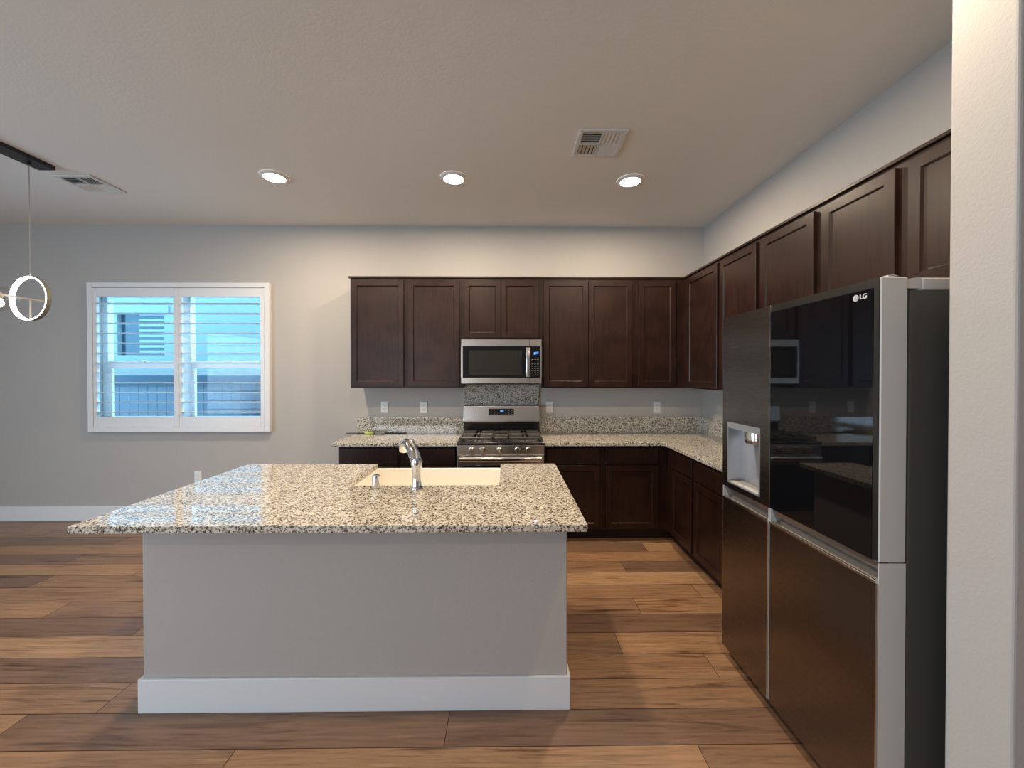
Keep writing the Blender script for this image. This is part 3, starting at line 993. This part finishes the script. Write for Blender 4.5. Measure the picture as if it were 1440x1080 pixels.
# faucet
fc = thing('faucet', 'chrome single-lever faucet with angled pull-out spout behind the sink', 'faucet', (-0.484, 2.112, ZC))
cx_, cy_ = -0.484, 2.112
z = ZC
MB().lathe([(0.033, z + .0002), (0.033, z + 0.006), (0.029, z + 0.012), (0.027, z + 0.016), (0.0255, z + 0.06), (0.027, z + 0.115), (0.030, z + 0.135), (0.029, z + 0.140), (0.030, z + 0.146), (0.024, z + 0.162), (0.010, z + 0.168)], (cx_, cy_, 0), 32).build('body', M['chrome'], fc, smooth=True)
sp = MB().tube([(cx_ - 0.004, cy_ + 0.006, z + 0.120), (-0.505, 2.140, z + 0.150), (-0.530, 2.180, z + 0.180), (-0.556, 2.222, z + 0.205), (-0.575, 2.252, z + 0.214)],
               [0.020, 0.021, 0.020, 0.019, 0.020], 20).build('spout', M['chrome'], fc, smooth=True)
MB().tube([(-0.571, 2.244, z + 0.213), (-0.580, 2.260, z + 0.216), (-0.593, 2.278, z + 0.206), (-0.600, 2.290, z + 0.185), (-0.603, 2.297, z + 0.165)], [0.0215, 0.026, 0.028, 0.027, 0.024], 20).build('spray_head', M['chrome'], sp, smooth=True)
MB().tube([(cx_ + 0.008, cy_, z + 0.150), (cx_ + 0.008, cy_ - 0.004, z + 0.175), (cx_ + 0.002, cy_ - 0.008, z + 0.205), (cx_ - 0.010, cy_ - 0.010, z + 0.235), (cx_ - 0.022, cy_ - 0.012, z + 0.256), (cx_ - 0.030, cy_ - 0.012, z + 0.264)],
          [0.016, 0.012, 0.009, 0.0085, 0.010, 0.007], 16).build('lever', M['chrome'], fc, smooth=True)
tag(MB().lathe([(0.023, ZC + .0002), (0.023, ZC + 0.004), (0.0205, ZC + 0.006), (0.0205, ZC + 0.060), (0.0195, ZC + 0.066), (0.015, ZC + 0.070), (0.004, ZC + 0.071)], (-0.704, 2.124, 0), 28).build('sink_air_gap', M['chrome'], smooth=True),
    'short chrome cylinder cap on the island countertop left of the faucet', 'air gap')
tag(MB().lathe([(0.012, ZC + .0002), (0.012, ZC + 0.002), (0.010, ZC + 0.003)], (0.119, 1.632, 0), 24).build('round_sticker', M['sticker']),
    'tiny pale round sticker near the front edge of island countertop', 'sticker')

# small things on the back counter
tag(MB().box(-1.66, -1.05, 4.085, 4.100, ZC + 0.0003, ZC + 0.008, .002, 1).build('thin_rod', M['dark_stick']), 'long thin dark rod lying along the backsplash on the left counter', 'rod')
tag(MB().box(-1.455, -1.365, 4.035, 4.080, ZC + 0.0003, ZC + 0.026, .009, 3).build('cleaning_pad', M['lime'], smooth=True), 'small lime yellow pad on the back counter at the thin rod', 'pad')
tag(MB().box(-1.355, -1.255, 4.050, 4.082, ZC + 0.0003, ZC + 0.022, .006, 2).build('grey_clip', M['grey_plastic'], smooth=True), 'small grey plastic piece beside the lime yellow pad on back counter', 'tool')

# ------------------------------------------------------------------ wall outlets
def outlet(x, z, label, first=None):
    if first is not None:
        return dup(first, (x, D, z), label)
    o = thing('wall_outlet', label, 'outlet', (x, D, z), 'white duplex wall outlets')
    MB().box(x - 0.037, x + 0.037, D - 0.007, D - 0.0003, z - 0.060, z + 0.060, .003, 2).build('cover_plate', M['plastic'], o)
    for s in (-1, 1):
        rc = MB().box(x - 0.017, x + 0.017, D - 0.0095, D - 0.0071, z + s * 0.021 - 0.015, z + s * 0.021 + 0.015, .002, 1).build('receptacle', M['plastic'], o)
        m = MB()
        for sx in (-0.006, 0.006):
            m.box(x + sx - 0.0014, x + sx + 0.0014, D - 0.0100, D - 0.0094, z + s * 0.021 - 0.001, z + s * 0.021 + 0.008)
        m.box(x - 0.002, x + 0.002, D - 0.0100, D - 0.0094, z + s * 0.021 - 0.010, z + s * 0.021 - 0.006)
        m.build('slots', M['slot'], rc)
    return o


ol = outlet(-1.28, 1.173, 'white wall outlet under the leftmost wall cabinet')
outlet(-0.874, 1.170, 'white wall outlet under the cabinet just left of the range', ol)
outlet(0.438, 1.170, 'white wall outlet directly right of the range backguard', ol)
outlet(1.562, 1.168, 'white wall outlet near the corner of the back wall', ol)
outlet(-3.208, 0.448, 'white wall outlet low on the wall beneath the shuttered window', ol)

# ------------------------------------------------------------------ recessed lights
cans = [(-1.81, 3.112, 'leftmost of the three lit recessed ceiling lights'), (-0.422, 3.118, 'middle of the three lit recessed ceiling lights'),
        (0.970, 3.145, 'recessed ceiling light nearest the cabinets at right, next to a vent'),
        (-1.81, 1.25, 'recessed ceiling light above the near left end of island'), (-0.422, 1.25, 'recessed ceiling light above the near middle of island'),
        (0.98, 1.25, 'recessed ceiling light above the floor before the fridge'),
        (-1.81, -1.6, 'unseen recessed light added for warm fill over the living area, left one'), (0.98, -1.6, 'unseen recessed light added for warm fill over the living area, right one')]  # rear pair added out of view to warm the island front
first = None
for i, (x, y, lab) in enumerate(cans):
    if first is None:
        first = thing('recessed_light', lab, 'ceiling light', (x, y, HC), 'recessed ceiling lights')
        MB().lathe([(0.078, HC - 0.0155), (0.086, HC - 0.0160), (0.104, HC - 0.004), (0.105, HC - 0.0004)][::-1] + [(0.078, HC - 0.0155)], (x, y, 0), 40, cap=False).build('trim_ring', M['trim'], first, smooth=True)
        MB().lathe([(0.0785, HC - 0.0145), (0.0785, HC - 0.0004)], (x, y, 0), 40).build('lens', M['lamp'], first)
    else:
        dup(first, (x, y, HC), lab)
    l = bpy.data.lights.new('can_light', 'AREA')
    l.shape = 'DISK'
    l.size = 0.14
    l.energy = 31 if i < 3 else (18 if i < 6 else 12)
    l.color = (1.0, 0.82, 0.61)
    l.spread = math.radians(180)
    lo = bpy.data.objects.new('can_light', l)
    lo.location = (x, y, HC - 0.018)
    COL.objects.link(lo)


# ------------------------------------------------------------------ ceiling vents (four-way registers)
def vent(x, y, s, label, a=0):
    o = thing('ceiling_vent', label, 'vent', (x, y, HC), 'ceiling vents')
    h = s / 2
    z1 = HC - 0.0004
    z0 = HC - 0.012
    fw_ = 0.030
    m = MB()
    m.box(x - h, x + h, y - h, y - h + fw_, z0, z1, .004, 1).box(x - h, x + h, y + h - fw_, y + h, z0, z1, .004, 1)
    m.box(x - h, x - h + fw_, y - h + fw_, y + h - fw_, z0, z1, .004, 1).box(x + h - fw_, x + h, y - h + fw_, y + h - fw_, z0, z1, .004, 1)
    m.box(x - 0.004, x + 0.004, y - h + fw_, y + h - fw_, z0, z1).box(x - h + fw_, x + h - fw_, y - 0.004, y + 0.004, z0, z1)
    m.build('frame', M['vent'], o)
    MB().box(x - h + fw_, x + h - fw_, y - h + fw_, y + h - fw_, HC - 0.0022, HC - 0.0005).build('duct_opening', M['slot'], o)
    q = h - fw_
    n = 5
    st = (q - 0.004) / n
    # quadrants: (sign x, sign y, blade direction, tilt)
    for s_x, s_y, al, tl in ((-1, -1, 'x', 1), (1, -1, 'y', -0.75), (-1, 1, 'y', 0.9), (1, 1, 'x', -1)):
        m = MB()
        for k in range(n):
            c = 0.004 + (k + 0.5) * st
            hw = st * 0.42
            dz = 0.0085 * tl
            prof = [(-hw, -dz / 2 - .0006), (hw, dz / 2 - .0006), (hw, dz / 2 + .0006), (-hw, -dz / 2 + .0006)]
            zc = HC - 0.0072
            if al == 'x':
                xa, xb = sorted((x + s_x * 0.0041, x + s_x * q))
                m.prism([(y + s_y * c + u, zc + v) for u, v in prof], xa, xb, 'x')
            else:
                ya, yb = sorted((y + s_y * 0.0041, y + s_y * q))
                m.prism([(x + s_x * c + u, zc + v) for u, v in prof], ya, yb, 'y')
        m.build('louvers', M['vent'], o)
    return o


vent(0.607, 2.643, 0.315, 'square white ceiling vent near the recessed light at right')
vent(-3.36, 3.25, 0.30, 'square white ceiling vent beside the black pendant canopy')

# ------------------------------------------------------------------ linear chandelier
PX = -3.405
ch = thing('linear_chandelier', 'black-canopy linear chandelier with glowing ring and glass globe', 'chandelier', (PX, 2.45, HC))
MB().box(PX - 0.062, PX + 0.062, 1.95, 2.985, HC - 0.030, HC - 0.0004, .002, 1).build('canopy', M['black'], ch)
RYc = 2.872
RZ = 2.053
for yy, zz in ((RYc, RZ + 0.160), (2.06, RZ + 0.160)):
    MB().cyl((PX, yy, zz), (PX, yy, HC - 0.030), 0.0028, n=8).build('cable', M['cable'], ch)
    MB().cyl((PX, yy, HC - 0.046), (PX, yy, HC - 0.030), 0.012, n=14).build('cable_grip', M['black'], ch)
th = math.radians(-7)
for yy in (RYc, 2.06):
    ri, ro, hw = 0.147, 0.158, 0.0135
    Tr = Matrix.Translation((PX, yy, RZ)) @ Matrix.Rotation(th, 4, 'Z')
    rr = MB(Tr).lathe([(ri + .002, -hw), (ro, -hw), (ro, hw), (ri + .002, hw), (ri + .002, -hw)], (0, 0, 0), 64, 'y', cap=False).build('ring', M['ringout'], ch, smooth=True)
    MB(Tr).lathe([(ri, -hw - 0.0010), (ro - 0.001, -hw - 0.0012), (ri + .0018, -hw + .001), (ri + .0018, hw - 0.001), (ri, hw - 0.001), (ri, -hw - 0.0010)], (0, 0, 0), 64, 'y', cap=False).build('light_strip', M['ringlight'], rr, smooth=True)
    MB().cyl((PX, yy, RZ - 0.145), (PX, yy, RZ - 0.012), 0.005, n=10).build('stem', M['fixture'], ch)
    MB().cyl((PX, yy, RZ + 0.155), (PX, yy, RZ + 0.172), 0.007, n=12).build('cable_socket', M['fixture'], ch)
MB().box(PX - 0.006, PX + 0.006, 1.86, RYc + 0.085, RZ - 0.010, RZ + 0.002, .002, 1).build('bar', M['fixture'], ch)
for yy in (2.70, 2.25):
    g = MB()
    prof = []
    for k in range(17):
        a = PI * (0.04 + 0.92 * k / 16)
        prof.append((0.084 * math.sin(a), 0.084 * math.cos(a)))
    prof = prof[::-1]
    go = g.lathe(prof, (PX, yy, RZ - 0.030), 36, cap=False).build('glass_globe', M['globe'], ch, smooth=True)
    MB().lathe([(0.004, -0.030), (0.018, -0.020), (0.022, -0.002), (0.018, 0.016), (0.010, 0.030)], (PX, yy, RZ - 0.060), 20).build('bulb', M['bulb'], go, smooth=True)
    MB().cyl((PX, yy, RZ - 0.032), (PX, yy, RZ - 0.010), 0.011, n=14).build('socket', M['fixture'], go)
